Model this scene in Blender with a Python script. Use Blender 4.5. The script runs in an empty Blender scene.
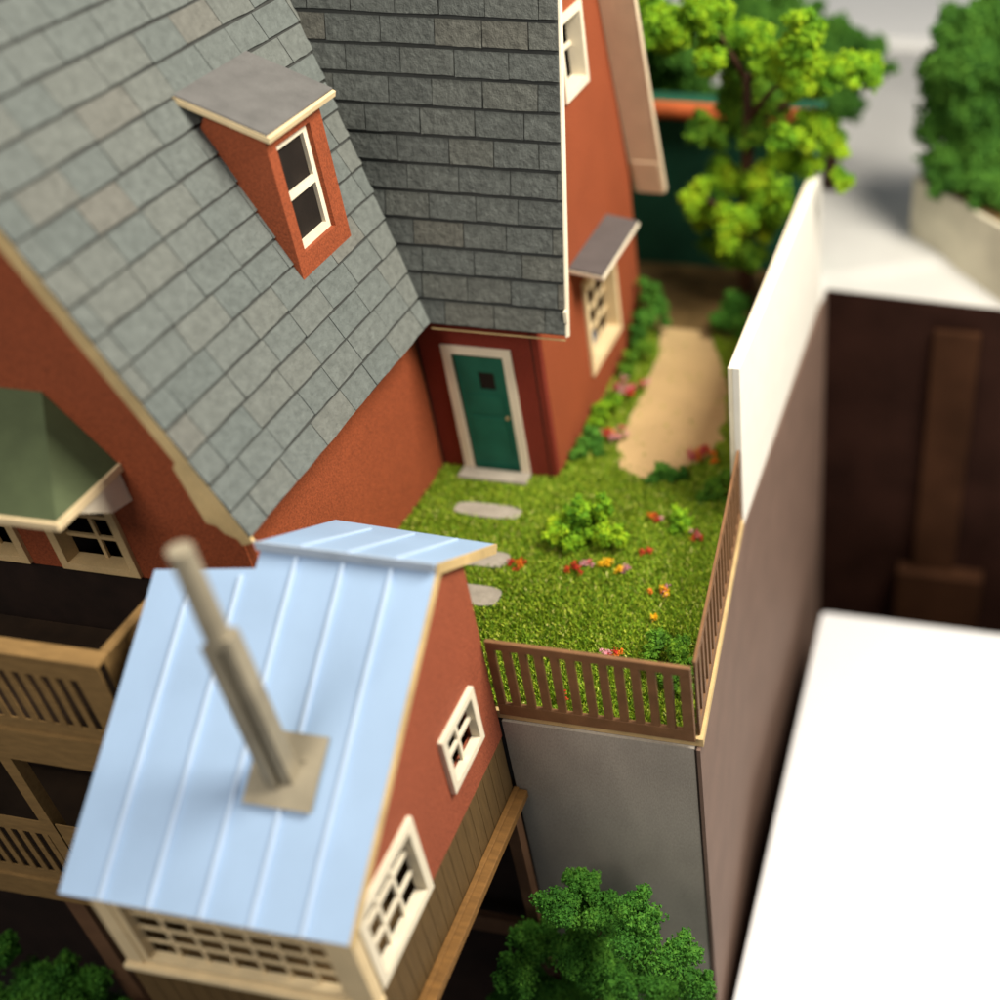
import bpy, bmesh, math, random
from mathutils import Vector, Matrix, noise
random.seed(11)
S = bpy.context.scene
COL = S.collection
V = Vector

# ------------------------------------------------------------------ materials
def newmat(name):
    m = bpy.data.materials.new(name); m.use_nodes = True
    nt = m.node_tree; b = nt.nodes['Principled BSDF']
    return m, nt, b

def rgba(c): return (c[0], c[1], c[2], 1)

def card(name, c, rough=.75, var=.16, scale=3.0, bump=.12, bscale=60, fleck=.08, spec=.3, stretch=None):
    """painted or printed card: broad mottling, fine speckle and a little tooth"""
    m, nt, b = newmat(name)
    tc = nt.nodes.new('ShaderNodeTexCoord')
    src = tc.outputs['Object']
    if stretch:
        mp = nt.nodes.new('ShaderNodeMapping'); mp.inputs['Scale'].default_value = stretch
        nt.links.new(src, mp.inputs[0]); src = mp.outputs[0]
    n1 = nt.nodes.new('ShaderNodeTexNoise'); n1.inputs['Scale'].default_value = scale; n1.inputs['Detail'].default_value = 5
    n2 = nt.nodes.new('ShaderNodeTexNoise'); n2.inputs['Scale'].default_value = bscale; n2.inputs['Detail'].default_value = 4
    nt.links.new(src, n1.inputs[0]); nt.links.new(src, n2.inputs[0])
    r1 = nt.nodes.new('ShaderNodeMapRange'); r1.inputs[1].default_value = .3; r1.inputs[2].default_value = .7
    r1.inputs[3].default_value = 1-var; r1.inputs[4].default_value = 1+var
    nt.links.new(n1.outputs[0], r1.inputs[0])
    r2 = nt.nodes.new('ShaderNodeMapRange'); r2.inputs[1].default_value = .3; r2.inputs[2].default_value = .7
    r2.inputs[3].default_value = 1-fleck; r2.inputs[4].default_value = 1+fleck
    nt.links.new(n2.outputs[0], r2.inputs[0])
    mu = nt.nodes.new('ShaderNodeMath'); mu.operation = 'MULTIPLY'
    nt.links.new(r1.outputs[0], mu.inputs[0]); nt.links.new(r2.outputs[0], mu.inputs[1])
    vm = nt.nodes.new('ShaderNodeVectorMath'); vm.operation = 'SCALE'
    vm.inputs[0].default_value = c; nt.links.new(mu.outputs[0], vm.inputs['Scale'])
    nt.links.new(vm.outputs[0], b.inputs['Base Color'])
    b.inputs['Roughness'].default_value = rough
    b.inputs['Specular IOR Level'].default_value = spec
    bp = nt.nodes.new('ShaderNodeBump'); bp.inputs['Strength'].default_value = bump; bp.inputs['Distance'].default_value = .02
    nt.links.new(n2.outputs[0], bp.inputs['Height']); nt.links.new(bp.outputs[0], b.inputs['Normal'])
    return m

def island(name, stops, rough=.8, spec=.2, bump=0, bscale=40, interp='LINEAR', mottling=0, mscale=2, patch=0, pscale=2.2):
    """every separate leaf, blade or tile takes its own colour from a ramp"""
    m, nt, b = newmat(name)
    g = nt.nodes.new('ShaderNodeNewGeometry')
    r = nt.nodes.new('ShaderNodeValToRGB'); r.color_ramp.interpolation = interp
    e = r.color_ramp.elements
    e[0].position = stops[0][0]; e[0].color = rgba(stops[0][1])
    e[1].position = stops[-1][0]; e[1].color = rgba(stops[-1][1])
    for p, c in stops[1:-1]:
        x = e.new(p); x.color = rgba(c)
    tc = nt.nodes.new('ShaderNodeTexCoord')
    if patch:
        pn = nt.nodes.new('ShaderNodeTexNoise'); pn.inputs['Scale'].default_value = pscale; pn.inputs['Detail'].default_value = 3
        nt.links.new(tc.outputs['Object'], pn.inputs[0])
        pr = nt.nodes.new('ShaderNodeMapRange'); pr.inputs[1].default_value = .32; pr.inputs[2].default_value = .68
        nt.links.new(pn.outputs[0], pr.inputs[0])
        mx = nt.nodes.new('ShaderNodeMix'); mx.inputs[0].default_value = patch
        nt.links.new(g.outputs['Random Per Island'], mx.inputs[2]); nt.links.new(pr.outputs[0], mx.inputs[3])
        nt.links.new(mx.outputs[0], r.inputs[0])
    else:
        nt.links.new(g.outputs['Random Per Island'], r.inputs[0])
    out = r.outputs[0]
    if mottling:
        n = nt.nodes.new('ShaderNodeTexNoise'); n.inputs['Scale'].default_value = mscale; n.inputs['Detail'].default_value = 6
        nt.links.new(tc.outputs['Object'], n.inputs[0])
        mr = nt.nodes.new('ShaderNodeMapRange'); mr.inputs[1].default_value = .3; mr.inputs[2].default_value = .7
        mr.inputs[3].default_value = 1-mottling; mr.inputs[4].default_value = 1+mottling
        nt.links.new(n.outputs[0], mr.inputs[0])
        vm = nt.nodes.new('ShaderNodeVectorMath'); vm.operation = 'SCALE'
        nt.links.new(out, vm.inputs[0]); nt.links.new(mr.outputs[0], vm.inputs['Scale']); out = vm.outputs[0]
    nt.links.new(out, b.inputs['Base Color'])
    b.inputs['Roughness'].default_value = rough; b.inputs['Specular IOR Level'].default_value = spec
    if bump:
        n = nt.nodes.new('ShaderNodeTexNoise'); n.inputs['Scale'].default_value = bscale; n.inputs['Detail'].default_value = 6
        n.inputs['Roughness'].default_value = .65
        nt.links.new(tc.outputs['Object'], n.inputs[0])
        bp = nt.nodes.new('ShaderNodeBump'); bp.inputs['Strength'].default_value = bump; bp.inputs['Distance'].default_value = .04
        nt.links.new(n.outputs[0], bp.inputs['Height']); nt.links.new(bp.outputs[0], b.inputs['Normal'])
    return m

M = dict(
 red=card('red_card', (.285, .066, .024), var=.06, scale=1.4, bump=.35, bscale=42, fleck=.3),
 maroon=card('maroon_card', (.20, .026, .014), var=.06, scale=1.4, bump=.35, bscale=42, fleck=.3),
 shed_red=card('shed_red_card', (.31, .078, .037), var=.05, scale=1.5, bump=.35, bscale=42, fleck=.3),
 cream=card('cream_card', (.76, .60, .36), var=.08, fleck=.05, bump=.08),
 ivory=card('ivory_card', (.82, .74, .58), var=.06, fleck=.05, bump=.08),
 tan_trim=card('tan_window_card', (.62, .44, .22), var=.12),
 edge=card('raw_card_edge', (.58, .42, .20), var=.15, fleck=.1, bump=.08),
 tile=island('shaded_slate_tile', [(0, (.074, .081, .077)), (.5, (.086, .094, .089)), (.9, (.094, .098, .088)), (.98, (.100, .098, .084)), (1, (.106, .098, .082))], rough=.8, spec=.25, bump=1, bscale=12, mottling=.26, mscale=10),  # slates of the front-facing slope, shade put into the darker colour
 tile_lit=island('lit_slate_tile', [(0, (.126, .145, .140)), (.5, (.140, .157, .150)), (.93, (.150, .161, .149)), (1, (.158, .155, .138))], rough=.8, spec=.25, bump=.9, bscale=14, mottling=.16, mscale=10),  # same slates, painted paler on the slope turned to the light
 under=card('tile_joint', (.045, .048, .046), var=.2),
 slate=card('smooth_slate', (.135, .132, .130), var=.16, rough=.6),
 dslate=card('dark_smooth_slate', (.10, .09, .09), var=.1, rough=.6),
 green_door=card('green_door_paint', (.012, .13, .085), var=.12, bump=.1, rough=.6),
 dark=card('dark_interior', (.012, .008, .006), var=.3),  # near-black: shade of unlit rooms put into the colour; joints too
 blue=card('pale_blue_sheet', (.315, .45, .655), var=.05, rough=.55, scale=1.3, fleck=.02, bump=.04, spec=.4),
 seam=card('pale_blue_seam', (.50, .63, .82), var=.04, rough=.5, fleck=.02, bump=.04),
 capgrey=card('grey_blue_cap', (.46, .52, .60), var=.08, rough=.6),
 pipe=card('beige_pipe_card', (.30, .262, .19), var=.16, bump=.08),
 board=card('brown_board', (.120, .072, .026), var=.14, scale=2, stretch=(9, 9, 1.2), bump=.12, bscale=20),
 ledge=card('golden_brown_wood', (.20, .098, .026), var=.2, stretch=(1, 6, 6), bump=.15, bscale=25),
 deckwood=card('ochre_deck_wood', (.25, .15, .055), var=.16, stretch=(1.5, 6, 6), bump=.12, bscale=25),
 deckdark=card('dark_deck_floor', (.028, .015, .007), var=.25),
 stilt=card('dull_brown_timber', (.15, .075, .038), var=.2),
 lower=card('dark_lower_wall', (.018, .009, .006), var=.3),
 fence=card('brown_fence_card', (.195, .098, .044), var=.16, scale=5, bump=.12, bscale=50, rough=.6),
 grey=card('grey_retaining_card', (.38, .35, .305), var=.09, scale=1.6, stretch=(1.5, 1.5, .6), bump=.18, bscale=38, fleck=.14),
 mauve=card('mauve_brown_card', (.185, .118, .090), var=.1, scale=1.4, bump=.14, bscale=40, fleck=.1),
 wallwhite=card('white_card', (.86, .83, .76), var=.03, fleck=.02, bump=.05),
 tan_in=card('tan_card', (.74, .60, .43), var=.06),
 blank=card('blank_white', (.88, .89, .92), var=.01, fleck=.01, bump=.02, rough=.6),
 facade=card('dark_brown_facade', (.024, .010, .007), var=.3, scale=1.0, spec=.05),
 pilaster=card('brown_pilaster', (.042, .018, .009), var=.25, scale=1.0, spec=.05),
 street=card('pale_grey_street', (.58, .575, .56), var=.08, scale=.5),
 backdrop=card('white_table_cloth', (.93, .93, .92), var=.02, scale=.3),
 stoneblock=card('cream_stone', (.60, .55, .42), var=.14, scale=1.2),
 path=card('tan_path', (.52, .365, .18), var=.10, scale=1.2, bump=.15, bscale=40, fleck=.06),
 soil=card('brown_soil', (.16, .10, .035), var=.3, scale=2, bump=.5, bscale=25),
 turf=card('turf_base', (.13, .19, .02), var=.3, scale=3, bump=.5, bscale=30),
 stone=card('grey_stepping_stone', (.31, .28, .235), var=.12, scale=6, bump=.25, bscale=30),
 canopy=card('dull_green_roof', (.070, .092, .042), var=.2, scale=2),
 gbuild=card('dark_green_wall', (.016, .10, .056), var=.2, scale=1),
 orange=card('orange_roof_edge', (.60, .13, .035), var=.2, scale=2),
 bark=card('dark_bark', (.055, .025, .012), var=.3, scale=8, bump=.6, bscale=30),
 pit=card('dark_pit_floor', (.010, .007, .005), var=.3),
 grass=island('flocked_grass', [(0, (0.103, 0.216, 0.012)), (.4, (0.205, 0.342, 0.018)), (.75, (0.318, 0.432, 0.025)), (.93, (0.431, 0.504, 0.050)), (.975, (0.564, 0.576, 0.139)), (1, (0.718, 0.696, 0.238))], rough=.75),
 leaf_bright=island('yellow_green_foam', [(0, (.04, .14, .008)), (.3, (.10, .25, .010)), (.55, (.20, .38, .012)), (.8, (.34, .50, .014)), (1, (.48, .56, .03))], rough=.8, patch=.6),
 leaf_mid=island('mid_green_foam', [(0, (.03, .10, .010)), (.5, (.09, .22, .014)), (1, (.22, .36, .02))], rough=.8, patch=.5),
 leaf_dark=island('deep_green_foam', [(0, (.018, .085, .010)), (.5, (.045, .16, .016)), (1, (.11, .28, .03))], rough=.8, patch=.5),
 leaf_hedge=island('dull_green_foam', [(0, (.02, .08, .012)), (.5, (.05, .15, .016)), (1, (.11, .26, .03))], rough=.85, patch=.5, pscale=1.2),
)
for n, c in dict(f_red=(.48, .028, .014), f_orange=(.72, .17, .012), f_yellow=(.82, .46, .012), f_pink=(.62, .26, .32), f_rose=(.55, .10, .12)).items():
    M[n] = card(n.replace('f_', '')+'_petal', c, var=.1, bump=.1)

# ------------------------------------------------------------------ mesh builder
class MB:
    def __init__(s): s.v = []; s.f = []; s.m = []
    def face(s, pts, m=0):
        i = len(s.v); s.v += [tuple(p) for p in pts]; s.f.append(tuple(range(i, i+len(pts)))); s.m.append(m)
    def prism(s, poly, ext, m=0, mside=None, mtop=None):
        """poly: list of 3-D points, ext: extrusion vector"""
        ext = V(ext); a = [V(p) for p in poly]; b = [p+ext for p in a]; n = len(a)
        nrm = V((0, 0, 0))
        for i in range(n): nrm += (a[i]-a[0]).cross(a[(i+1) % n]-a[0])
        if nrm.dot(ext) > 0: a.reverse(); b.reverse()
        i0 = len(s.v); s.v += [tuple(p) for p in a+b]
        s.f.append(tuple(range(i0, i0+n))); s.m.append(m)
        s.f.append(tuple(range(i0+2*n-1, i0+n-1, -1))); s.m.append(m if mtop is None else mtop)
        for i in range(n):
            j = (i+1) % n
            s.f.append((i0+j, i0+i, i0+n+i, i0+n+j)); s.m.append(m if mside is None else mside)
    def box(s, lo, hi, m=0):
        x0, y0, z0 = lo; x1, y1, z1 = hi
        s.prism([(x0, y0, z0), (x1, y0, z0), (x1, y1, z0), (x0, y1, z0)], (0, 0, z1-z0), m)
    def obox(s, o, u, v, w, m=0):
        o, u, v, w = V(o), V(u), V(v), V(w)
        s.prism([o, o+u, o+u+v, o+v], w, m)
    def panel(s, o, u, v, n, W, H, holes=(), m=0, t=.12):
        """W x H sheet with rectangular holes (u0,u1,v0,v1); n points outward, front at o, back at o - n*t"""
        o, u, v, n = V(o), V(u), V(v), V(n)
        us = sorted({0, W, *[h[0] for h in holes], *[h[1] for h in holes]})
        vs = sorted({0, H, *[h[2] for h in holes], *[h[3] for h in holes]})
        def P(a, b, d=0): return o+u*a+v*b-n*d
        def inside(a, b): return any(h[0] < a < h[1] and h[2] < b < h[3] for h in holes)
        flip = u.cross(v).dot(n) < 0
        def add(p, fl): s.face(p[::-1] if fl else p, m)
        for i in range(len(us)-1):
            for j in range(len(vs)-1):
                a0, a1, b0, b1 = us[i], us[i+1], vs[j], vs[j+1]
                if inside((a0+a1)/2, (b0+b1)/2): continue
                add([P(a0, b0), P(a1, b0), P(a1, b1), P(a0, b1)], flip)
                add([P(a0, b0, t), P(a0, b1, t), P(a1, b1, t), P(a1, b0, t)], flip)
        for h in list(holes):
            a0, a1, b0, b1 = h
            add([P(a0, b0), P(a0, b1), P(a0, b1, t), P(a0, b0, t)], flip)
            add([P(a1, b1), P(a1, b0), P(a1, b0, t), P(a1, b1, t)], flip)
            add([P(a1, b0), P(a0, b0), P(a0, b0, t), P(a1, b0, t)], flip)
            add([P(a0, b1), P(a1, b1), P(a1, b1, t), P(a0, b1, t)], flip)
        add([P(0, 0), P(0, 0, t), P(0, H, t), P(0, H)], flip); add([P(W, 0), P(W, H), P(W, H, t), P(W, 0, t)], flip)
        add([P(0, 0), P(W, 0), P(W, 0, t), P(0, 0, t)], flip); add([P(0, H), P(0, H, t), P(W, H, t), P(W, H)], flip)
    def tube(s, pts, rads, k=10, m=0):
        pts = [V(p) for p in pts]; rings = []
        for i, p in enumerate(pts):
            d = (pts[min(i+1, len(pts)-1)]-pts[max(i-1, 0)]).normalized()
            a = d.orthogonal().normalized(); b = d.cross(a)
            i0 = len(s.v)
            for j in range(k):
                t = 2*math.pi*j/k; s.v.append(tuple(p+(a*math.cos(t)+b*math.sin(t))*rads[i]))
            rings.append(i0)
        for r in range(len(rings)-1):
            for j in range(k):
                j2 = (j+1) % k
                s.f.append((rings[r]+j, rings[r]+j2, rings[r+1]+j2, rings[r+1]+j)); s.m.append(m)
        s.f.append(tuple(rings[0]+j for j in range(k))[::-1]); s.m.append(m)
        s.f.append(tuple(rings[-1]+j for j in range(k))); s.m.append(m)
    def build(s, name, mats, parent=None, bevel=0, smooth=False, origin=None):
        me = bpy.data.meshes.new(name); mats = mats if isinstance(mats, (list, tuple)) else [mats]
        o = V(origin) if origin is not None else V((0, 0, 0))
        me.from_pydata([tuple(V(p)-o) for p in s.v], [], s.f)
        for k in mats: me.materials.append(M[k])
        me.polygons.foreach_set('material_index', s.m)
        if smooth: me.polygons.foreach_set('use_smooth', [True]*len(s.f))
        me.update()
        ob = bpy.data.objects.new(name, me); COL.objects.link(ob)
        ob.location = o
        if parent:
            ob.parent = parent
            ob.location = o-world(parent)
        if bevel:
            bv = ob.modifiers.new('soft_edges', 'BEVEL'); bv.width = bevel; bv.segments = 2; bv.limit_method = 'ANGLE'; bv.angle_limit = .6
        return ob

def world(o):
    p = o.location.copy()
    while o.parent: o = o.parent; p = p+o.location
    return p
def tag(o, label, cat, group=None, kind=None):
    if label: o['label'] = label
    if cat: o['category'] = cat
    if group: o['group'] = group
    if kind: o['kind'] = kind
    return o
def thing(name, loc, label, cat, group=None):
    o = bpy.data.objects.new(name, None); COL.objects.link(o); o.location = loc; o.empty_display_size = .3
    return tag(o, label, cat, group)
def struct(name, mb, mats, **k):
    o = mb.build(name, mats, **k); o['kind'] = 'structure'; return o

X, Y, Z = V((1, 0, 0)), V((0, 1, 0)), V((0, 0, 1))

def window(parent, o, u, v, n, W, H, fw, cols, rows, proud=.05, depth=.11, frame='cream', bar=.045, label=None, barmat=None, bt=.035):
    """o: lower corner of the outer frame on the wall face. frame > muntins, dark_backing"""
    o, u, v, n = V(o), V(u), V(v), V(n)
    f = MB(); t = proud+depth
    def bx(mb, a0, a1, b0, b1, d0, d1): mb.obox(o+u*a0+v*b0+n*d0, u*(a1-a0), v*(b1-b0), n*(d1-d0))
    f.panel(o+n*proud, u, v, n, W, H, [(fw, W-fw, fw, H-fw)], t=t)
    fr = f.build('window', frame, parent)
    if label: fr['label'] = label
    mb = MB(); iw, ih = W-2*fw, H-2*fw
    for i in range(1, cols):
        c = fw+iw*i/cols; bx(mb, c-bar/2, c+bar/2, fw, H-fw, -depth+.01, -depth+.01+bt)
    for j in range(1, rows):
        c = fw+ih*j/rows; bx(mb, fw, W-fw, c-bar/2, c+bar/2, -depth+.0125, -depth+.0125+bt)
    if cols > 1 or rows > 1: mb.build('muntin', barmat or frame, fr if parent.parent is None else parent)
    return fr

# ------------------------------------------------------------------ tiles on a roof plane
def clip(poly, a, b):
    """keep the part of a 2-D polygon left of a->b"""
    out = []
    def side(p): return (b[0]-a[0])*(p[1]-a[1])-(b[1]-a[1])*(p[0]-a[0])
    for i in range(len(poly)):
        p, q = poly[i], poly[(i+1) % len(poly)]
        sp, sq = side(p), side(q)
        if sp >= 0: out.append(p)
        if (sp > 0 > sq) or (sp < 0 < sq):
            t = sp/(sp-sq); out.append((p[0]+(q[0]-p[0])*t, p[1]+(q[1]-p[1])*t))
    return out
def area(p): return .5*sum(p[i][0]*p[(i+1) % len(p)][1]-p[(i+1) % len(p)][0]*p[i][1] for i in range(len(p)))
def tiles(o, u, v, poly, rh, tw, gap_u=.02, gap_v=.03, lift=.022, seed=1, vmax=99):
    """one mesh of overlapping slates on the convex polygon poly given in (u,v) coordinates"""
    rnd = random.Random(seed); o, u, v = V(o), V(u).normalized(), V(v).normalized(); n = u.cross(v)
    if n.z < 0: n = -n
    if area(poly) < 0: poly = poly[::-1]
    u0, u1 = min(p[0] for p in poly), max(p[0] for p in poly); v1 = max(p[1] for p in poly)
    mb = MB(); r = 0
    while r*rh < min(v1, vmax):
        off = -tw*rnd.uniform(.1, .9) if r % 2 else -tw*rnd.uniform(.3, .7)
        a = u0+off-tw
        while a < u1:
            w = tw*rnd.uniform(.85, 1.15)
            jl, jr = rnd.uniform(-.008, .008), rnd.uniform(-.008, .008)
            vb, vt = r*rh+gap_v/2, (r+1)*rh-gap_v/2
            # slightly ragged outline
            pl = [(a+gap_u/2+rnd.uniform(-.005, .005), vb+jl)]
            for k in (1, 2, 3): pl.append((a+w*k/4, vb+(jl*(4-k)+jr*k)/4+rnd.uniform(-.006, .006)))
            pl += [(a+w-gap_u/2+rnd.uniform(-.005, .005), vb+jr), (a+w-gap_u/2, vt), (a+gap_u/2, vt)]
            for i in range(len(poly)):
                if not pl: break
                pl = clip(pl, poly[i], poly[(i+1) % len(poly)])
            if len(pl) > 2 and abs(area(pl)) > .002:
                t0 = rnd.uniform(0, .006)
                def h(vv): return .012+t0+lift*max(0, 1-(vv-vb)/rh)
                top = [o+u*p[0]+v*p[1]+n*h(p[1]) for p in pl]; bot = [o+u*p[0]+v*p[1]+n*.001 for p in pl]
                i0 = len(mb.v); k = len(pl); mb.v += [tuple(p) for p in top+bot]
                fl = (top[1]-top[0]).cross(top[2]-top[1]).dot(n) < 0
                f = tuple(range(i0, i0+k)); mb.f.append(f[::-1] if fl else f); mb.m.append(0)
                for i in range(k):
                    j = (i+1) % k; q = (i0+i, i0+k+i, i0+k+j, i0+j)
                    mb.f.append(q[::-1] if fl else q); mb.m.append(0)
            a += w
        r += 1
    return mb

# ------------------------------------------------------------------ foliage
def rand_unit(rnd):
    while True:
        p = V((rnd.uniform(-1, 1), rnd.uniform(-1, 1), rnd.uniform(-1, 1)))
        if .05 < p.length < 1: return p.normalized()
def foam(lumps, per, g, seed=1, squash=.9, fill=True, sub=5):
    """crumbly foam clusters: every lump is several knobs covered in small grains"""
    rnd = random.Random(seed); mb = MB()
    for (x, y, z, r) in lumps:
        c = V((x, y, z))
        knobs = [(c, r*.58)]+[(c+rand_unit(rnd)*r*rnd.uniform(.35, .95), r*rnd.uniform(.2, .46)) for _ in range(sub*2)]
        tot = sum(k[1]**2 for k in knobs)
        for kc, kr in knobs:
            ph = V((rnd.uniform(0, 50), rnd.uniform(0, 50), rnd.uniform(0, 50)))
            for _ in range(max(14, int(per*2.2*(r/.35)**2*kr*kr/tot))):
                d = rand_unit(rnd)
                bulge = 1+.55*noise.noise(d*1.7+ph)+.25*noise.noise(d*4.5+ph)
                p = kc+V((d.x, d.y, d.z*squash))*kr*bulge*(rnd.random()**.10)*rnd.uniform(.84, 1.14)
                s = g*rnd.uniform(.4, 1.35)
                a = (d*.6+rand_unit(rnd)).normalized(); b = a.orthogonal().normalized(); e = a.cross(b)
                t = rnd.uniform(0, 6.28); b, e = b*math.cos(t)+e*math.sin(t), e*math.cos(t)-b*math.sin(t)
                i0 = len(mb.v)
                mb.v += [tuple(p+a*s), tuple(p+b*s), tuple(p-b*s*.5+e*s*.87), tuple(p-b*s*.5-e*s*.87)]
                for f in ((0, 1, 2), (0, 2, 3), (0, 3, 1), (1, 3, 2)):
                    mb.f.append(tuple(i0+q for q in f)); mb.m.append(0)
            if fill:
                bm = bmesh.new(); bmesh.ops.create_icosphere(bm, subdivisions=2, radius=kr*.72)
                i0 = len(mb.v)
                for vtx in bm.verts:
                    dn = vtx.co.normalized(); w = vtx.co*(1+.55*noise.noise(dn*1.7+ph)+.25*noise.noise(dn*4.5+ph)); mb.v.append((kc.x+w.x, kc.y+w.y, kc.z+w.z*squash))
                for f in bm.faces: mb.f.append(tuple(i0+q.index for q in f.verts)); mb.m.append(0)
                bm.free()
    return mb

# =================================================================== SETTING
# upper street level and the white cloth beyond it, the lower level
g = MB(); g.prism([(2.80, 6.31, -.13), (2.96, 6.31, -.15), (2.97, 6.86, -.16), (14, 6.86, -.55), (30, 22, -.55), (-30, 22, -.04), (-30, 7.3, -.04), (2.80, 7.3, -.06)], (0, 0, -.12)); struct('street', g, 'street')
g = MB(); g.box((-60, 22, -.6), (60, 90, -.02)); struct('ground', g, 'backdrop')
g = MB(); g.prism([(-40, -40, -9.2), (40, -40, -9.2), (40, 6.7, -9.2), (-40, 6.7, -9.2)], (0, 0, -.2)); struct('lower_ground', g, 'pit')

# garden slab, turf, path
slab = [(-1.79, -4.5), (3.27, -4.5), (2.895, -.432), (2.79, -.432), (2.79, 7.05), (-3, 7.05), (-3, 4.75), (-.15, 4.75), (-.15, .1), (-1.79, .1)]
s = MB(); s.prism([(x, y, -.16) for x, y in slab], (0, 0, .12)); struct('terrace', s, 'edge')
turf = [(-1.78, -4.44), (3.13, -4.44), (2.77, -.38), (2.73, 7.1), (0.0, 7.1), (0.0, 4.62), (.005, 0.0), (-1.78, 0.0)]
s = MB(); s.prism([(x, y, -.038) for x, y in turf], (0, 0, .03)); struct('lawn', s, 'turf')
PATH = [(.62, .95), (.84, .38), (1.10, .22), (1.42, .20), (1.75, .45), (2.12, 1.0), (2.2, 1.4), (2.08, 2.4), (1.8, 3.3), (1.45, 4.1), (1.2, 4.6), (.35, 4.6), (.5, 3.9), (.58, 3.2), (.60, 2.4), (.60, 1.6)]
s = MB(); s.prism([(x, y, -.006) for x, y in PATH], (0, 0, .022)); struct('path', s, 'path')
s = MB(); s.prism([(.0, 4.604, -.006), (2.7, 4.604, -.006), (2.7, 7.05, -.006), (-3, 7.05, -.006), (-3, 4.75, -.006), (0, 4.75, -.006)], (0, 0, .016)); struct('soil_bed', s, 'soil')

def inpoly(x, y, P):
    c = False
    for i in range(len(P)):
        (x0, y0), (x1, y1) = P[i], P[(i+1) % len(P)]
        if (y0 > y) != (y1 > y) and x < (x1-x0)*(y-y0)/(y1-y0)+x0: c = not c
    return c
# stepping stones
STONES = [(-.72, -.97, .50, .15, 'long pale stepping stone in the grass, second after the doorstep'),
          (-.42, -1.98, .40, .17, 'pale stepping stone partly hidden by the blue roof edge, third from the door'),
          (-.28, -2.70, .40, .19, 'pale stepping stone farthest from the green door, next to the shed')]
for x, y, a, b, lab in STONES:
    s = MB(); P = []
    for k in range(28):
        t = 2*math.pi*k/28; cx, sx = math.cos(t), math.sin(t)
        e = 1+.05*noise.noise(V((cx*2+x*7, sx*2, y)))
        P.append((x+a*math.copysign(abs(cx)**.55, cx)*e, y+b*math.copysign(abs(sx)**.6, sx)*e, -.006))
    s.prism(P, (0, 0, .055)); o = s.build('stepping_stone', 'stone', bevel=.012, origin=(x, y, 0))
    tag(o, lab, 'stepping stone', 'stepping stones across the lawn')

# flocked grass
gr = MB(); rnd = random.Random(5); k = 0
INP = [(x*1.0, y) for x, y in PATH]
while k < 135000:
    x, y = rnd.uniform(-1.78, 3.12), rnd.uniform(-4.46, 4.4)
    if not inpoly(x, y, turf): continue
    nz = V((x*3.1, y*3.1, 4)); px_, py_ = x+.22*noise.noise(nz), y+.22*noise.noise(nz+V((9, 3, 1)))
    if inpoly(px_, py_, INP) and rnd.random() > .008: continue
    if any(((abs(x-sx)/(a*1.0))**3+(abs(y-sy)/(b*1.0))**3) < 1 for sx, sy, a, b, _ in STONES): continue
    if -1.44 < x < -.42 and y > -.30: continue
    k += 1
    if y > .5 and rnd.random() < .3: continue
    h = rnd.uniform(.02, .065)*(1+.5*noise.noise(V((x*2, y*2, 0)))); w = rnd.uniform(.006, .014); t = rnd.uniform(0, 6.28)
    fleck = rnd.random() < .035
    if fleck: h *= .9; w *= 1.9
    lx, ly = math.cos(t)*w, math.sin(t)*w; t2 = rnd.uniform(0, 6.28); le = h*rnd.uniform(.2, 1.1)
    tx, ty = x+math.cos(t2)*le, y+math.sin(t2)*le
    i0 = len(gr.v)
    gr.v += [(x-lx, y-ly, -.01), (x+lx, y+ly, -.01), (tx+lx*.6, ty+ly*.6, h), (tx-lx*.6, ty-ly*.6, h)]
    gr.f.append((i0, i0+1, i0+2, i0+3)); gr.m.append(0)
o = gr.build('grass', 'grass'); tag(o, 'short flocked green grass with straw flecks covering the terrace lawn', 'grass', kind='stuff')

# =================================================================== HOUSE
house = thing('model_house', (-1.8, 0, 0), 'large rust red model house with steep grey slate roofs, a dormer and a green door', 'house')
EZ = 2.58; KR = 3.446; KL = 2.437          # eave height, roof pitches (rise per run)
RZ = 11.3; RY = -.25+(RZ-EZ)/KR; LX = -1.41-(RZ-EZ)/KL
# --- walls
w = MB()
# side wall of the front wing, facing +x
w.panel((-1.8, -4.52, -1.2), Y, Z, X, 4.519, 4.55)
w.build('wall', 'red', house)
# front wall of the wing, facing -y : lower band with two windows, gable above
w = MB()
w.panel((-8.2, -4.54, 1.44), X, Z, -Y, 6.4, 1.26, [(8.2-5.60, 8.2-4.80, .10, 1.12), (8.2-4.22, 8.2-3.38, .10, 1.12)])
w.prism([(-8.2, -4.54, 2.7), (-1.8, -4.54, 2.7), (-1.8, -4.54, 3.30), (LX, -4.54, RZ-.25), (-8.2, -4.54, 3.30)], (0, .12, 0))
w.box((-2.6, -4.54, .3), (-1.8, -4.42, 1.437))
w.build('wall', 'red', house)
# door wall, facing -y
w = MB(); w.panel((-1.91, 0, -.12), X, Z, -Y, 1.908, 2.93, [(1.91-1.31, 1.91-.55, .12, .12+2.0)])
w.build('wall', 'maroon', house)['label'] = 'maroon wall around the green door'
w = MB(); w.box((-.115, -.004, -.03), (-.10, -.0005, 2.75)); w.build('joint', 'dark', house)
w = MB(); w.box((-1.797, -.03, -.03), (-1.782, -.0005, 2.9)); w.build('joint', 'dark', house)
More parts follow.
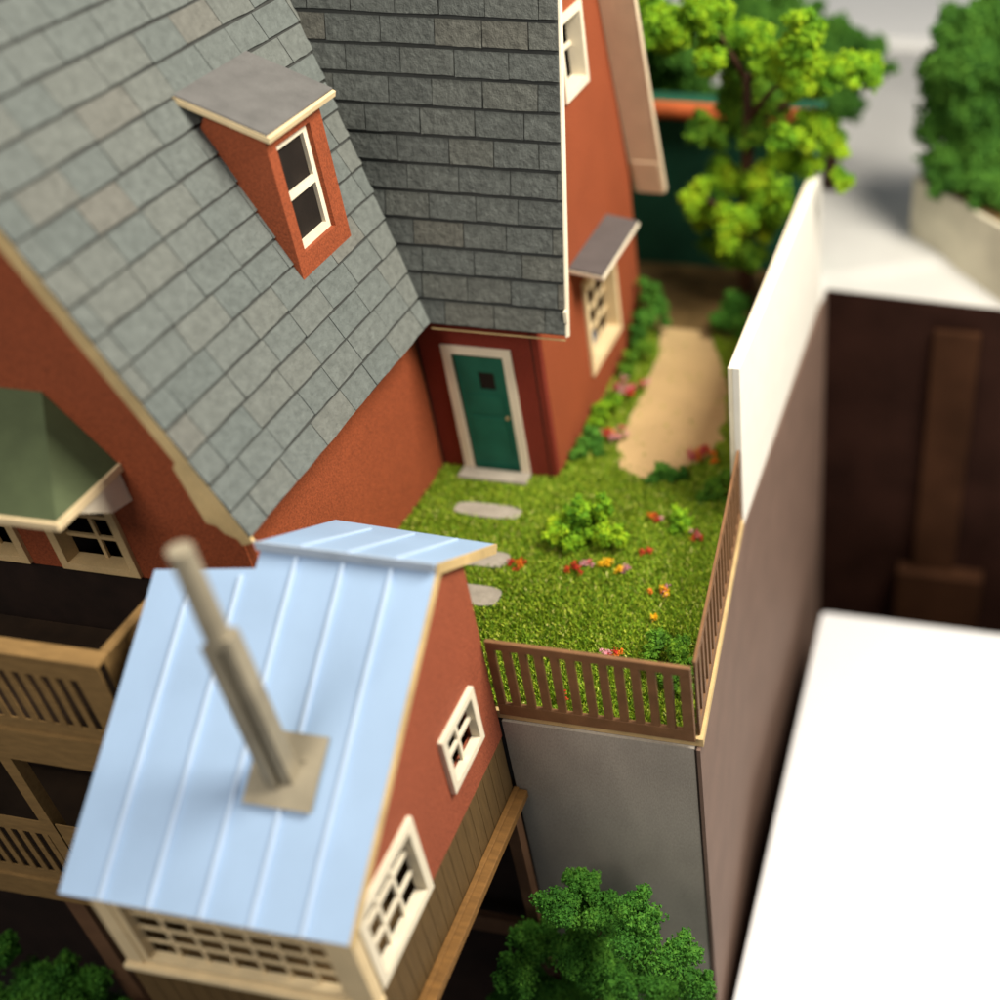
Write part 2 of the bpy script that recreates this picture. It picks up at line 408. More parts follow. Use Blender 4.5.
# gable wall of the main house, facing +x
w = MB()
HY = 4.6
w.panel((0, .122, -.12), Y, Z, X, HY-.122, 2.62, [(1.93-.122, 3.30-.122, .12+.72, .12+2.16)])
def gy(z): return -.25+(z-EZ+.10)/KR+.06
def gz(z): return HY-gy(z)
w.prism([(0, .122, 2.5), (0, HY, 2.5), (0, HY, 2.75), (0, gz(4.87), 4.87), (0, gy(4.87), 4.87), (0, .122, 2.9)], (-.12, 0, 0))
w.prism([(0, gy(4.87), 4.87), (0, 2.11, 4.87), (0, 2.11, 5.82), (0, gy(5.82), 5.82)], (-.12, 0, 0))
w.prism([(0, gz(4.87), 4.87), (0, 2.95, 4.87), (0, 2.95, 5.82), (0, gz(5.82), 5.82)], (-.12, 0, 0))
w.prism([(0, gy(5.82), 5.82), (0, gz(5.82), 5.82), (0, HY/2, RZ-.3)], (-.12, 0, 0))
w.build('wall', 'red', house)
w = MB(); w.panel((-.002, HY, -.12), -X, Z, Y, 8, 3.0); w.panel((-8.2, HY, -1.4), -Y, Z, -X, 8.95, 4.6); w.build('wall', 'red', house)
# dark lower storey under the wing; its near-black also paints the shade below the shed
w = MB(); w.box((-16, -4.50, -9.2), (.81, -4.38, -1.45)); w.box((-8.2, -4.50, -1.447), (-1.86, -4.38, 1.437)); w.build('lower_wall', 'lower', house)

# --- roofs (slab, slates, boards)
def slab_roof(poly3, n, t=.09):
    mb = MB(); mb.prism(poly3, V(n).normalized()*-t); return mb
nR = V((0, -KR, 1)).normalized(); nL = V((KL, 0, 1)).normalized()
def rp(x, z): return V((x, -.25+(z-EZ)/KR, z))
def lp(y, z): return V((-1.41-(z-EZ)/KL, y, z))
RX = .51; BY = -4.87
vy = lambda z: -.25+(z-EZ)/KR           # valley: both planes at same z
polyR = [rp(-1.41, EZ), rp(RX, EZ), rp(RX, RZ), V((LX, RY, RZ))]
rf = slab_roof(polyR, nR).build('roof', 'under', house); rf['label'] = 'grey slate roof slope above the green door, coloured darker for shade'
uR, vR = X, V((0, 1/KR, 1)).normalized(); LR = (RZ-EZ)*math.sqrt(1+1/KR**2)
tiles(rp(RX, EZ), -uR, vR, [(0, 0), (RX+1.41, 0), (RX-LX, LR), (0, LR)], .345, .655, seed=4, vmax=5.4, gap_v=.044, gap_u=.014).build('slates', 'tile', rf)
polyL = [lp(BY, EZ), lp(-.25, EZ), V((LX, RY, RZ)), lp(BY, RZ)]
rf = slab_roof(polyL, nL).build('roof', 'under', house); rf['label'] = 'grey slate roof slope carrying the dormer, coloured paler for light'
vL = V((-1/KL, 0, 1)).normalized(); LL = (RZ-EZ)*math.sqrt(1+1/KL**2)
tiles(lp(BY, EZ), Y, vL, [(0, 0), (-.25-BY, 0), (RY-BY, LL), (0, LL)], .345, .655, seed=9, vmax=6.2, gap_v=.034, gap_u=.012).build('slates', 'tile_lit', rf)
# far slopes (close the house against light)
m_ = MB(); m_.prism([V((RX, HY+.25, EZ)), V((-8, HY+.25, EZ)), V((-8, RY+.002, RZ)), V((RX, RY+.002, RZ))], V((0, KR, 1)).normalized()*-.09); m_.build('roof', 'under', house)
m_ = MB(); m_.prism([V((2*LX+1.41, BY, EZ)), V((2*LX+1.41, 2.2, EZ)), V((LX-.002, 2.2, RZ)), V((LX-.002, BY, RZ))], V((-KL, 0, 1)).normalized()*-.09); m_.build('roof', 'under', house)
# barge boards
b = MB()
o1, o2 = rp(RX+.003, EZ-.02), rp(RX+.003, RZ)
b.prism([o1, o2, o2-nR*.10, o1-nR*.10], (.025, 0, 0))
b.box((RX+.003, -.235, EZ+.18), (RX+.045, -.16, EZ+.34))
b.build('bargeboard', 'ivory', house)
b = MB(); e1, e2 = V((RX+.004, HY+.27, EZ-.1)), V((RX+.004, RY+.1, RZ))
nB = V((0, KR, 1)).normalized()
b.prism([e1, e2, e2-nB*.13, e1-nB*.13], (.03, 0, 0))
b.prism([e1-nB*.10+V((-.005,0,0)), e2-nB*.10+V((-.005,0,0)), e2-nB*.13+V((-.005,0,0)), e1-nB*.13+V((-.005,0,0))], (-.50, 0, 0))
m_ = e1+(e2-e1)*.065
b.prism([e1-nB*.131+V((-.006,0,0)), m_-nB*.131+V((-.006,0,0)), m_-nB*.15+V((-.006,0,0)), e1-nB*.15+V((-.006,0,0))], (-.44, 0, 0))
b.build('bargeboard', 'tan_in', house)
b = MB(); y0 = BY-.004
o1, o2 = lp(y0, EZ-.06), lp(y0, RZ)
b.prism([o1, o2, o2-nL*.17, o1-nL*.15], (0, .05, 0))
# stepped fretwork end of the board
b.prism([lp(y0-.003, 3.55)-nL*.14, lp(y0-.003, 3.50)-nL*.22, lp(y0-.003, 2.86)-nL*.36, lp(y0-.003, 2.80)-nL*.27, lp(y0-.003, 2.70)-nL*.25, lp(y0-.003, 2.60)-nL*.14], (0, .045, 0))
b.build('bargeboard', 'edge', house)
# thin raw edge along the eaves
b = MB(); b.obox(rp(-1.39, EZ)+V((0, -.012, -.075)), (RX+1.39, 0, 0), (0, .012, 0), (0, 0, .018)); b.build('eaves_trim', 'edge', house)

# --- dormer
DX = -1.964
d = MB()
d.panel((DX, -1.899, 3.86), Y, Z, X, 1.208, 1.80, [(.18, .93, .40, 1.66)], t=.10)
def dch(y, s):
    d.prism([(DX-.002, y, 3.86), (DX-.002, y, 5.64), (-2.62, y, 5.86), (-2.72, y, 5.70)], (0, .08*s, 0))
dch(-1.90, 1); dch(-.69, -1)
dorm = d.build('dormer', 'red', house)
d = MB(); d.prism([(-1.86, -1.99, 5.735), (-1.86, -.50, 5.735), (-2.90, -.50, 6.13), (-2.90, -1.99, 6.13)], V((.36, 0, 1)).normalized()*.025)
d.build('dormer_roof', 'slate', dorm)
d = MB(); d.prism([(-1.845, -2.0, 5.66), (-1.845, -.49, 5.66), (-2.90, -.49, 6.06), (-2.90, -2.0, 6.06)], V((.36, 0, 1)).normalized()*.066)
d.build('dormer_fascia', 'cream', dorm)
window(dorm, (DX-.06, -1.72, 4.26), Y, Z, X, .75, 1.26, .085, 1, 2, proud=.0, depth=.05, bar=.09, frame='ivory')

d = MB(); d.box((DX-.125, -1.80, 4.1), (DX-.112, -.79, 5.62)); d.build('dark_backing', 'dark', dorm)  # near-black panel, the dormer's inner shade put into its colour
# --- door
d = MB(); d.panel((-1.44, -.035, -.02), X, Z, -Y, 1.02, 2.15, [(.13, .89, .0, 2.02)], t=.033)
fr = d.build('door_frame', 'ivory', house)
dd = MB(); dd.panel((-1.308, .03, .0), X, Z, -Y, .756, 1.99, [(.325, .56, 1.42, 1.70)], t=.05)
dd.box((-1.20, .018, .25), (-.67, .027, .95)); dd.box((-1.20, .018, 1.02), (-.67, .027, 1.32))
door = dd.build('door', 'green_door', house)
dd = MB(); dd.box((-.985, .05, 1.41), (-.745, .06, 1.71)); dd.build('door_window', 'dark', door)
dd = MB(); dd.tube([(-.64, .03, .98), (-.64, -.012, .98)], [.022, .026], 10); dd.build('door_handle', 'edge', door)
dd = MB(); dd.box((-1.46, -.30, -.004), (-.40, -.038, .07)); dd.build('doorstep', 'stone', house, bevel=.015)
dd = MB(); dd.box((-8.15, -4.36, .95), (-1.95, -.05, 1.0)); dd.box((-8.15, .25, -.4), (-.15, 4.45, -.35)); dd.build('floor', 'dark', house)  # dark floors added so no outside light shows through the windows
dd = MB(); dd.box((-8.15, -3.2, 1.01), (-1.95, -3.1, 2.9)); dd.build('partition', 'dark', house)  # near-black board, room shade put into its colour
dd = MB(); dd.box((-1.31, .2, -.1), (-.55, .22, 2.1)); dd.build('door_backing', 'dark', house)  # near-black panel painting the shade behind the door

# --- windows of the gable wall
window(house, (0, 1.84, .63), Y, Z, X, 1.55, 1.60, .12, 3, 4, proud=.045, depth=.20, frame='cream', bar=.05)
window(house, (0, 2.04, 4.80), Y, Z, X, .98, 1.08, .10, 1, 2, proud=.05, depth=.18, frame='ivory', bar=.05)
# awning over the gable window
a = MB(); a.prism([(.002, 1.44, 2.66), (.50, 1.44, 2.585), (.50, 3.30, 2.585), (.002, 3.30, 2.66)], (0, 0, .025)); aw = a.build('awning', 'dslate', house)
a = MB(); a.prism([(.002, 1.43, 2.60), (.512, 1.43, 2.525), (.512, 3.31, 2.525), (.002, 3.31, 2.60)], (0, 0, .057)); a.build('fascia', 'ivory', aw)
# --- front windows and their canopy
window(house, (-4.29, -4.54, 1.47), X, Z, -Y, 1.0, 1.12, .10, 2, 3, proud=.05, depth=.16, frame='tan_trim')
window(house, (-5.72, -4.54, 1.47), X, Z, -Y, 1.0, 1.12, .10, 2, 3, proud=.05, depth=.16, frame='tan_trim')
c = MB()
A = [(-2.95, -5.56, 3.12), (-6.6, -5.56, 3.12), (-6.06, -4.545, 3.95), (-3.49, -4.545, 3.95)]
c.face([A[1], A[0], A[3], A[2]]); c.face([A[0], (-2.95, -4.545, 3.12), A[3]]); c.face([(-6.6, -4.545, 3.12), A[1], A[2]])
c.face([A[0], A[1], (-6.6, -4.545, 3.12), (-2.95, -4.545, 3.12)])
c.face([A[2], A[3], (-2.95, -4.545, 3.12), (-6.6, -4.545, 3.12)])
cn = c.build('canopy', 'canopy', house)
c = MB(); c.box((-6.63, -5.60, 3.03), (-2.92, -5.50, 3.117)); c.box((-3.02, -5.497, 3.03), (-2.92, -4.545, 3.117)); c.build('fascia', 'cream', cn)
c = MB(); c.prism([(-3.04, -4.545, 2.62), (-3.04, -4.545, 3.027), (-3.04, -5.3, 3.027), (-3.04, -4.85, 2.68)], (.06, 0, 0)); c.build('bracket', 'ivory', cn)

# =================================================================== SHED
shed = thing('shed', (.8, -6, -1.4), 'rust red shed on stilts with a pale blue seamed metal roof', 'shed')
SX = .80
sk = (2.711-.663)/(8.061-5.101)     # pitch of the long slope
def sp(x, y): return V((x, y, 2.711+(y+5.101)*sk))
bk = (2.711-1.957)/(5.101-3.87)
# gable wall facing +x: lower rectangle with window holes, upper gable
w = MB()
def rz(y): return (2.711+(y+5.101)*sk if y < -5.1 else 2.72-(y+5.101)*bk)-.075
def col(y0, y1, z0, z1=None):
    w.prism([(SX-.02, y0, z0), (SX-.02, y1, z0), (SX-.02, y1, rz(y1) if z1 is None else z1), (SX-.02, y0, rz(y0) if z1 is None else z1)], (-.1, 0, 0))
col(-8.0, -7.80, -.44); col(-7.80, -6.77, -.44, -.33); col(-7.80, -6.77, .70); col(-6.77, -5.79, -.44)
col(-5.79, -5.09, -.44, .17); col(-5.79, -5.09, .86); col(-5.09, -4.545, -.44)
w.build('wall', 'shed_red', shed)
# boards below
w = MB()
w.box((SX-.12, -8.0, -1.4), (SX-.03, -4.56, -.443))
yy = -8.0
while yy < -4.6:
    w.box((SX-.028, yy, -1.4), (SX-.019, min(yy+.192, -4.56), -.445)); yy += .2
xx = -1.98
w.box((-1.98, -8.0, -1.9), (SX-.123, -7.9, -.52))
while xx < SX-.2:
    w.box((xx, -8.011, -1.9), (min(xx+.192, SX-.13), -8.002, -.525)); xx += .2
w.build('boarding', 'board', shed)
w = MB(); w.box((SX-.01, -8.1, -1.52), (.965, -4.56, -1.40)); w.box((SX-.01, -8.1, -1.395), (.86, -4.56, -1.36)); w.build('ledge', 'ledge', shed, bevel=.01)
w = MB(); w.box((-1.63, -7.89, -.60), (SX-.13, -4.62, -.53)); w.build('floor', 'board', shed)
# front glazed wall
w = MB()
w.box((-1.92, -8.04, -.50), (-1.735, -7.92, .62)); w.box((.55, -8.04, -.50), (SX+.006, -8.003, .62)); w.box((SX-.019, -8.0, -.50), (SX+.006, -7.888, .64))
w.box((-1.95, -8.09, -.58), (SX+.02, -7.9, -.503))
w.build('window_surround', 'cream', shed, bevel=.008)
window(shed, (-1.735, -8.0, -.50), X, Z, -Y, 2.285, 1.10, .075, 7, 4, proud=.02, depth=.09, frame='cream', bar=.036, bt=.018)
w = MB(); w.prism([(-1.74, -7.86, -1.4), (-1.74, -4.62, -1.4), (-1.74, -4.62, 1.7), (-1.74, -5.6, 1.7), (-1.74, -7.86, .6)], (.1, 0, 0)); w.build('wall', 'board', shed)
window(shed, (SX-.02, -7.885, -.42), Y, Z, X, 1.205, 1.195, .115, 3, 3, proud=.05, depth=.09, frame='ivory', bar=.05)
window(shed, (SX-.02, -5.86, .10), Y, Z, X, .84, .83, .095, 2, 2, proud=.06, depth=.05, frame='ivory', bar=.05)
# roof
nS = V((0, -sk, 1)).normalized()
L = [sp(.81, -5.10), sp(-1.10, -5.10), sp(-1.10, -5.30), sp(-2.19, -5.42), sp(-2.19, -8.07), sp(.81, -8.07)]
r = MB(); r.prism(L, nS*-.05); roof = r.build('roof', 'blue', shed)
for i, x in enumerate((-1.735, -1.215, -.675, -.165, .355)):
    yt = -5.16 if x > -1.1 else -5.37
    r = MB(); a0, a1 = sp(x-.016, -8.065)+nS*.001, sp(x-.016, yt)+nS*.001
    r.prism([a0, a1, a1+V((.032, 0, 0)), a0+V((.032, 0, 0))], nS*.034); r.build('seam', 'seam', roof)
nB2 = V((0, bk, 1)).normalized()
def bp(x, y): return V((x, y, 2.725-(y+5.101)*bk))
r = MB(); r.prism([bp(-1.12, -5.16), bp(.815, -5.16), bp(.815, -3.87), bp(-1.28, -3.60)], nB2*.035); br = r.build('roof', 'blue', shed); br['label'] = 'short back slope beyond the ridge'
for x in (-.65, -.13, .39):
    r = MB(); a0, a1 = bp(x-.014, -5.12)+nB2*.036, bp(x-.014, -3.9)+nB2*.036
    r.prism([a0, a1, a1+V((.028, 0, 0)), a0+V((.028, 0, 0))], nB2*.02); r.build('seam', 'seam', br)
r = MB(); r.obox(bp(-1.12, -5.175)+V((0, 0, -.06)), (1.94, 0, 0), (0, .012, 0), (0, 0, .115)); r.build('ridge_strip', 'capgrey', br)
# raw edges of the roof card
r = MB(); p0, p1 = sp(.813, -5.11), sp(.813, -8.075)
r.prism([p0+nS*.008, p1+nS*.008, p1-nS*.075, p0-nS*.075], (.025, 0, 0))
q0, q1 = bp(.818, -5.13)+nB2*.036, bp(.818, -3.86)+nB2*.036
r.prism([q0, q1, q1-nB2*.11, q0-nB2*.11], (.025, 0, 0))
r.build('roof_edge', 'edge', roof)
# boards closing the notch where the roof meets the house
r = MB(); r.box((-1.16, -5.28, 1.0), (-1.11, -4.56, 2.30)); r.build('wall', 'shed_red', shed)
# back wall on the garden side, above the terrace
r = MB(); r.box((-1.1, -4.60, -1.36), (SX-.125, -4.55, 2.28)); r.build('wall', 'shed_red', shed)
# stilts
for x, y in ((.74, -4.9), (.60, -7.6), (-1.7, -7.6), (-1.7, -4.9)):
    r = MB(); r.box((x, y, -9.2), (x+.16, y+.16, -1.53)); r.build('stilt', 'stilt', shed)
r = MB(); r.box((-1.53, -4.87, -4.35), (.735, -4.77, -4.0)); r.build('cross_beam', 'stilt', shed)
# stove pipe
pz = sp(0, -6.95).z
pp = MB(); c0 = sp(-.20, -6.87)+nS*.028
sl = V((0, 1, sk)).normalized()
pp.prism([c0-X*.35-sl*.36, c0+X*.35-sl*.36, c0+X*.35+sl*.36, c0-X*.35+sl*.36], nS*.03)
pipe = MB()
pcx, pcy = -.22, -6.95
pipe.prism([(pcx-.14, pcy-.10, pz-.03), (pcx+.0, pcy-.12, pz-.03), (pcx+.0, pcy+.10, pz-.03), (pcx-.12, pcy+.10, pz-.03)], (-.05, 0, 3.30-pz))
pipe.prism([(pcx+.001, pcy-.03, pz-.03), (pcx+.04, pcy-.03, pz-.03), (pcx+.04, pcy+.10, pz-.03), (pcx+.001, pcy+.10, pz-.03)], (-.05, 0, 3.28-pz))
pipe.prism([(pcx+.041, pcy-.08, pz-.03), (pcx+.135, pcy-.06, pz-.03), (pcx+.135, pcy+.11, pz-.03), (pcx+.041, pcy+.11, pz-.03)], (-.05, 0, 3.40-pz))
pipe.tube([(pcx-.055, pcy, 3.25), (pcx-.065, pcy, 4.32)], [.108, .105], 14)
pm = pipe.build('stove_pipe', 'pipe', shed)
pp.tube([c0+X*.17+sl*.12+nS*.025, c0+X*.17+sl*.12+nS*.055], [.022, .015], 8)
pp.build('base_plate', 'pipe', pm)

# =================================================================== BALCONY on the left
balc = thing('timber_balcony', (-4, -6.2, -3), 'two storey ochre timber balcony with slatted railings left of the shed', 'balcony')
def rail(name_parent, p0, p1, z0, z1, zt0, first_solid, sp_=.175, gap=.095, th=.015, mat='deckwood'):
    """solid board with upright slots"""
    p0, p1 = V(p0), V(p1); d = (p1-p0); Ln = d.length; d.normalize(); n = V((d.y, -d.x, 0))
    mb = MB(); holes = []; a = first_solid
    while a+gap < Ln-.05: holes.append((a, a+gap, .19, zt0-z0)); a += sp_
    mb.panel(p0+V((0, 0, z0)), d, Z, n, Ln, z1-z0, holes, t=th)
    return mb.build('railing', mat, name_parent)
r1 = rail(balc, (-2.6, -6.2, 0), (-7.6, -6.2, 0), .55, 1.80, 1.52, .34)
h = MB(); h.box((-7.6, -6.27, 1.803), (-2.55, -6.05, 1.86)); h.box((-2.66, -6.047, 1.803), (-2.545, -4.6, 1.86)); h.build('handrail', 'deckwood', r1, bevel=.01)
rail(balc, (-2.6, -4.6, 0), (-2.6, -6.12, 0), .55, 1.80, 1.52, .18)
h = MB(); h.box((-7.6, -6.26, .02), (-2.52, -6.16, .546)); h.build('fascia', 'deckwood', balc)
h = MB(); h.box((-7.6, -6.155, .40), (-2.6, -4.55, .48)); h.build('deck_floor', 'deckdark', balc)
for x, y in ((-4.66, -6.20), (-2.8, -6.2), (-6.7, -6.2), (-3.9, -4.9)):
    h = MB(); h.box((x, y, -9.2 if y > -5 else -2.58), (x+.17, y+.15, .38 if y > -6 else .017)); h.build('post', 'deckwood', balc)
r2 = rail(balc, (-4.49, -6.18, 0), (-7.6, -6.18, 0), -2.585, -1.30, -1.56, .10)
rail(balc, (-2.82, -6.18, 0), (-4.47, -6.18, 0), -2.585, -1.30, -1.56, .20)
h = MB(); h.box((-7.6, -6.24, -3.02), (-2.6, -6.14, -2.59)); h.build('fascia', 'deckwood', balc)
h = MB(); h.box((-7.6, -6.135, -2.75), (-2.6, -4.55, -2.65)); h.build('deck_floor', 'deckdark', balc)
for x in (-5.15, -2.9):
    h = MB(); h.box((x, -6.18, -9.2), (x+.28, -6.0, -3.03)); h.build('stilt', 'stilt', balc)

# =================================================================== GARDEN FENCES
def fence(name, p0, p1, n, label, h=1.165, solid=.10, w2=.096, th=.055):
    p0, p1 = V(p0), V(p1); t = thing(name, p0, label, 'fence', 'slatted fences round the garden')
    d = (p1-p0); Ln = d.length; d.normalize(); nr = V((d.y, -d.x, 0))
    def bx(mb, a0, a1, z0, z1, e0=0, e1=0): mb.obox(p0+d*a0+V((0, 0, z0))+nr*(-e0), d*(a1-a0), nr*-(th-e0-e1), V((0, 0, z1-z0)))
    mb = MB(); bx(mb, 0, Ln, -.03, .15); mb.build('bottom_rail', 'fence', t, bevel=.006)
    mb = MB(); bx(mb, 0, Ln, h-.12, h); mb.build('top_rail', 'fence', t, bevel=.006)
    sp_ = (Ln-solid)/n
    for i in range(n):
        a = solid+sp_*i
        mb = MB()
        bx(mb, a+sp_-w2, a+sp_, .153, h-.123, .004, .004); mb.build('picket', 'fence', t)
    mb = MB(); bx(mb, 0, solid, .153, h-.123); mb.build('post', 'fence', t)
    return t
fence('picket_fence', (3.19, -4.505, 0), (.82, -4.505, 0), 12, 'brown slatted fence along the front edge of the garden above the grey wall', solid=.13)
fence('picket_fence', (2.83, -.44, 0), (3.19, -4.445, 0), 16, 'brown slatted fence along the right side of the garden, running back to the white wall', solid=.12, w2=.10, th=.035)

# =================================================================== RETAINING WALLS, WHITE WALL
w = MB(); w.box((.815, -4.543, -9.2), (3.17, -4.50, -.165))
o = w.build('retaining_wall', 'grey'); tag(o, 'plain grey retaining wall under the front garden fence', 'wall')
w = MB(); w.prism([(3.20, -4.56, -9.2), (3.245, -4.56, -9.2), (2.905, -.40, -9.2), (2.985, 6.84, -9.2), (2.93, 6.84, -9.2), (2.865, -.40, -9.2)], (0, 0, 9.035))
o = w.build('side_wall', 'mauve'); tag(o, 'mauve brown side wall dropping below the white wall and side fence', 'wall')
w = MB(); w.box((3.172, -4.556, -9.2), (3.197, -4.46, -.17)); o = w.build('corner_strip', 'lower'); tag(o, 'thin dark strip at the corner of the grey and mauve walls', 'strip')
w = MB()
w.prism([(2.80, -.43, -.15), (2.895, -.43, -.15), (2.93, 6.3, -.15), (2.80, 6.3, -.15)], (0, 0, 2.585)); wt = w.build('garden_wall', 'wallwhite', bevel=.006)
tag(wt, 'tall blank white wall continuing the right side of the garden', 'wall')
w = MB(); w.box((2.735, -.43, -.03), (2.797, 6.3, 2.43)); w.build('inner_panel', 'ivory', wt, bevel=.006)

# =================================================================== BEYOND THE GARDEN
gb = thing('green_building', (1, 7.1, 0), 'low dark green building with orange roof edge behind the yellow green tree', 'building')
w = MB(); w.box((-4, 7.08, -.03), (2.65, 8.0, 2.85)); w.build('wall', 'gbuild', gb)
w = MB(); w.box((-4.1, 6.98, 2.853), (2.70, 8.1, 2.92)); w.build('roof', 'gbuild', gb)
w = MB(); w.tube([(-4.1, 6.94, 3.02), (2.72, 6.94, 3.02)], [.15, .15], 12); w.build('roof_edge', 'orange', gb, smooth=True)

fb = thing('dark_facade', (5.5, 6.8, -9.2), 'very dark brown facade with a brown pilaster, below the pale street', 'facade')
w = MB(); w.prism([(2.99, 6.8, -9.2), (14, 6.8, -9.2), (14, 6.8, -.56), (2.99, 6.8, -.165)], (0, .3, 0)); w.build('wall', 'facade', fb)
w = MB(); w.box((5.06, 6.62, -6.6), (5.95, 6.797, -.75)); pl = w.build('pilaster', 'pilaster', fb, bevel=.03)
w = MB(); w.box((4.75, 6.4, -9.2), (6.6, 6.797, -6.603)); w.build('plinth', 'pilaster', fb, bevel=.03)

w = MB()
bx0, bx1, by0, by1 = 3.37, 11.5, -9, 4.63
P = []
for cx_, cy_, t0 in ((bx0+.10, by0+.1, 180), (bx1-.1, by0+.1, 270), (bx1-.1, by1-.1, 0), (bx0+.10, by1-.10, 90)):
    for k in range(7):
        t = math.radians(t0+15*k); P.append((cx_+.10*math.cos(t), cy_+.10*math.sin(t), -9.2))
w.prism(P, (0, 0, 2.8)); o = w.build('white_block', 'blank', bevel=.02); tag(o, 'big blank white flat topped block filling the lower right corner', 'block')

pt = thing('stone_planter', (5.8, 9, 0), 'cream stone block carrying the big round dark bush, top right', 'planter')
P0 = V((4.28, 9.36, -.3)); dd_ = V((.658, -.752, 0)); nn_ = V((.752, .658, 0))
w = MB(); w.obox(P0, dd_*3.6, nn_*2.6, (0, 0, 1.42)); w.build('wall', 'stoneblock', pt, bevel=.03)
w = MB(); w.obox(P0+dd_*.1+nn_*.1+V((0, 0, 1.423)), dd_*3.4, nn_*2.4, (0, 0, .04)); w.build('soil', 'soil', pt)

# =================================================================== PLANTS
def plant(name, lumps, mats, label, cat, per=420, g=.032, seed=1, trunk=None, group=None, squash=.9, sub=5):
    cx_ = sum(l[0] for l in lumps)/len(lumps); cy_ = sum(l[1] for l in lumps)/len(lumps)
    base = trunk[0][0] if trunk else (cx_, cy_, min(l[2]-l[3] for l in lumps))
    t = thing(name, base, label, cat, group)
    if isinstance(mats, str): mats = [(mats, lumps)]
    for i, (m, ls) in enumerate(mats): foam(ls, per, g, seed+i, squash, sub=sub).build('crown' if trunk else 'foliage', m, t)
    if trunk:
        mb = MB()
        for pts, rads in trunk[2]: mb.tube(pts, rads, 9)
        mb.build('trunk', 'bark', t, smooth=True)
    return t
TREE = [(0.48, 5.13, 4.97, 0.46), (0.76, 5.56, 4.82, 0.47), (1.12, 5.32, 5.11, 0.43), (1.41, 5.65, 4.74, 0.35), (1.85, 5.68, 4.75, 0.39), (2.82, 4.89, 4.99, 0.42), (1.37, 4.82, 4.53, 0.28), (1.68, 5.97, 3.87, 0.46), (2.18, 5.16, 4.54, 0.28), (2.67, 5.13, 4.37, 0.46), (2.95, 6.19, 4.09, 0.39), (3.35, 5.46, 4.39, 0.37), (3.7, 5.97, 4.26, 0.35), (1.12, 5.47, 3.28, 0.36), (1.83, 5.69, 3.34, 0.43), (2.5, 5.01, 3.36, 0.29), (2.76, 5.69, 3.35, 0.41), (3.13, 6.02, 3.02, 0.3), (3.35, 5.53, 2.58, 0.22), (2.64, 5.84, 2.63, 0.34), (2.23, 5.74, 2.69, 0.27), (1.03, 4.89, 2.42, 0.3), (0.96, 5.86, 1.66, 0.35), (1.48, 5.63, 2.38, 0.41), (2.09, 5.22, 2.31, 0.47), (1.69, 4.84, 2.0, 0.43), (1.1, 6.01, 0.96, 0.36), (1.73, 5.46, 1.16, 0.38), (2.02, 5.81, 1.55, 0.35), (1.39, 6.03, 3.41, 0.33), (2.11, 5.8, 3.62, 0.29)]
dk = {13, 14, 26, 27, 29, 30, 7}
tb = (1.68, 5.6, 0)
limbs = [([(1.68, 5.6, -.02), (1.70, 5.6, .9), (1.72, 5.58, 1.9), (1.78, 5.56, 3.0), (1.8, 5.5, 4.2)], [.17, .14, .12, .10, .06])]
for i in (2, 5, 9, 12, 21, 24):
    e = V(TREE[i][:3]); s0 = V((1.74, 5.57, max(1.4, e.z-1.0))); limbs.append(([s0, (s0+e)/2+V((0, 0, .12)), e], [.06, .04, .02]))
plant('tree', TREE, [('leaf_bright', [l for i, l in enumerate(TREE) if i not in dk]), ('leaf_mid', [TREE[i] for i in dk])],
      'bright yellow green foam tree with dark trunk between the house and the white wall', 'tree', per=620, g=.034, seed=21, trunk=[[tb], None, limbs], sub=6)
LOW = [(1.83, -5.21, -2.27, 0.25), (1.62, -5.57, -2.27, 0.29), (2.0, -5.29, -2.68, 0.38), (2.55, -5.54, -1.99, 0.24), (1.01, -5.2, -3.89, 0.38), (1.68, -5.23, -3.62, 0.46), (2.69, -5.78, -2.32, 0.4), (3.11, -5.75, -2.57, 0.31), (0.95, -5.7, -3.81, 0.31), (1.16, -5.17, -4.89, 0.45), (2.09, -5.54, -3.95, 0.46), (2.72, -5.41, -4.09, 0.44), (3.25, -5.64, -3.4, 0.28), (0.56, -5.49, -4.93, 0.28), (3.3, -5.58, -4.1, 0.29), (1.7, -5.6, -5.14, 0.62), (0.82, -5.44, -5.9, 0.58), (2.49, -5.44, -5.44, 0.56)]
plant('tree', LOW, 'leaf_dark', 'deep green foam tree rising in front of the grey retaining wall', 'tree', per=1200, g=.025, seed=31,
      trunk=[[(1.7, -5.5, -9.2)], None, [([(1.7, -5.1, -9.22), (1.7, -5.1, -7), (1.75, -5.1, -5)], [.3, .22, .15]), ([(1.7, -5.1, -6), (1.8, -5.0, -4), (2.0, -5.25, -2.8)], [.15, .08, .03]), ([(1.7, -5.1, -6), (1.2, -5.1, -5), (1.0, -5.3, -4)], [.12, .09, .05])]], sub=6)
LEFT = [(-5.72, -6.56, -4.65, 0.42), (-6.32, -6.69, -5.07, 0.43), (-5.37, -6.54, -5.01, 0.37), (-6.35, -6.59, -4.22, 0.28), (-5.06, -6.51, -5.38, 0.29), (-7.12, -6.7, -5.74, 0.51), (-5.56, -6.8, -4.94, 0.55), (-5.67, -6.58, -6.02, 0.52), (-6.26, -6.52, -4.04, 0.22)]
plant('tree', LEFT, 'leaf_dark', 'dark green foam tree in the shade below the balcony, bottom left', 'tree', per=800, g=.032, seed=41,
      trunk=[[(-5.8, -6.6, -9.2)], None, [([(-5.8, -6.6, -9.22), (-5.8, -6.6, -7), (-5.8, -6.6, -5.2)], [.28, .2, .12])]])
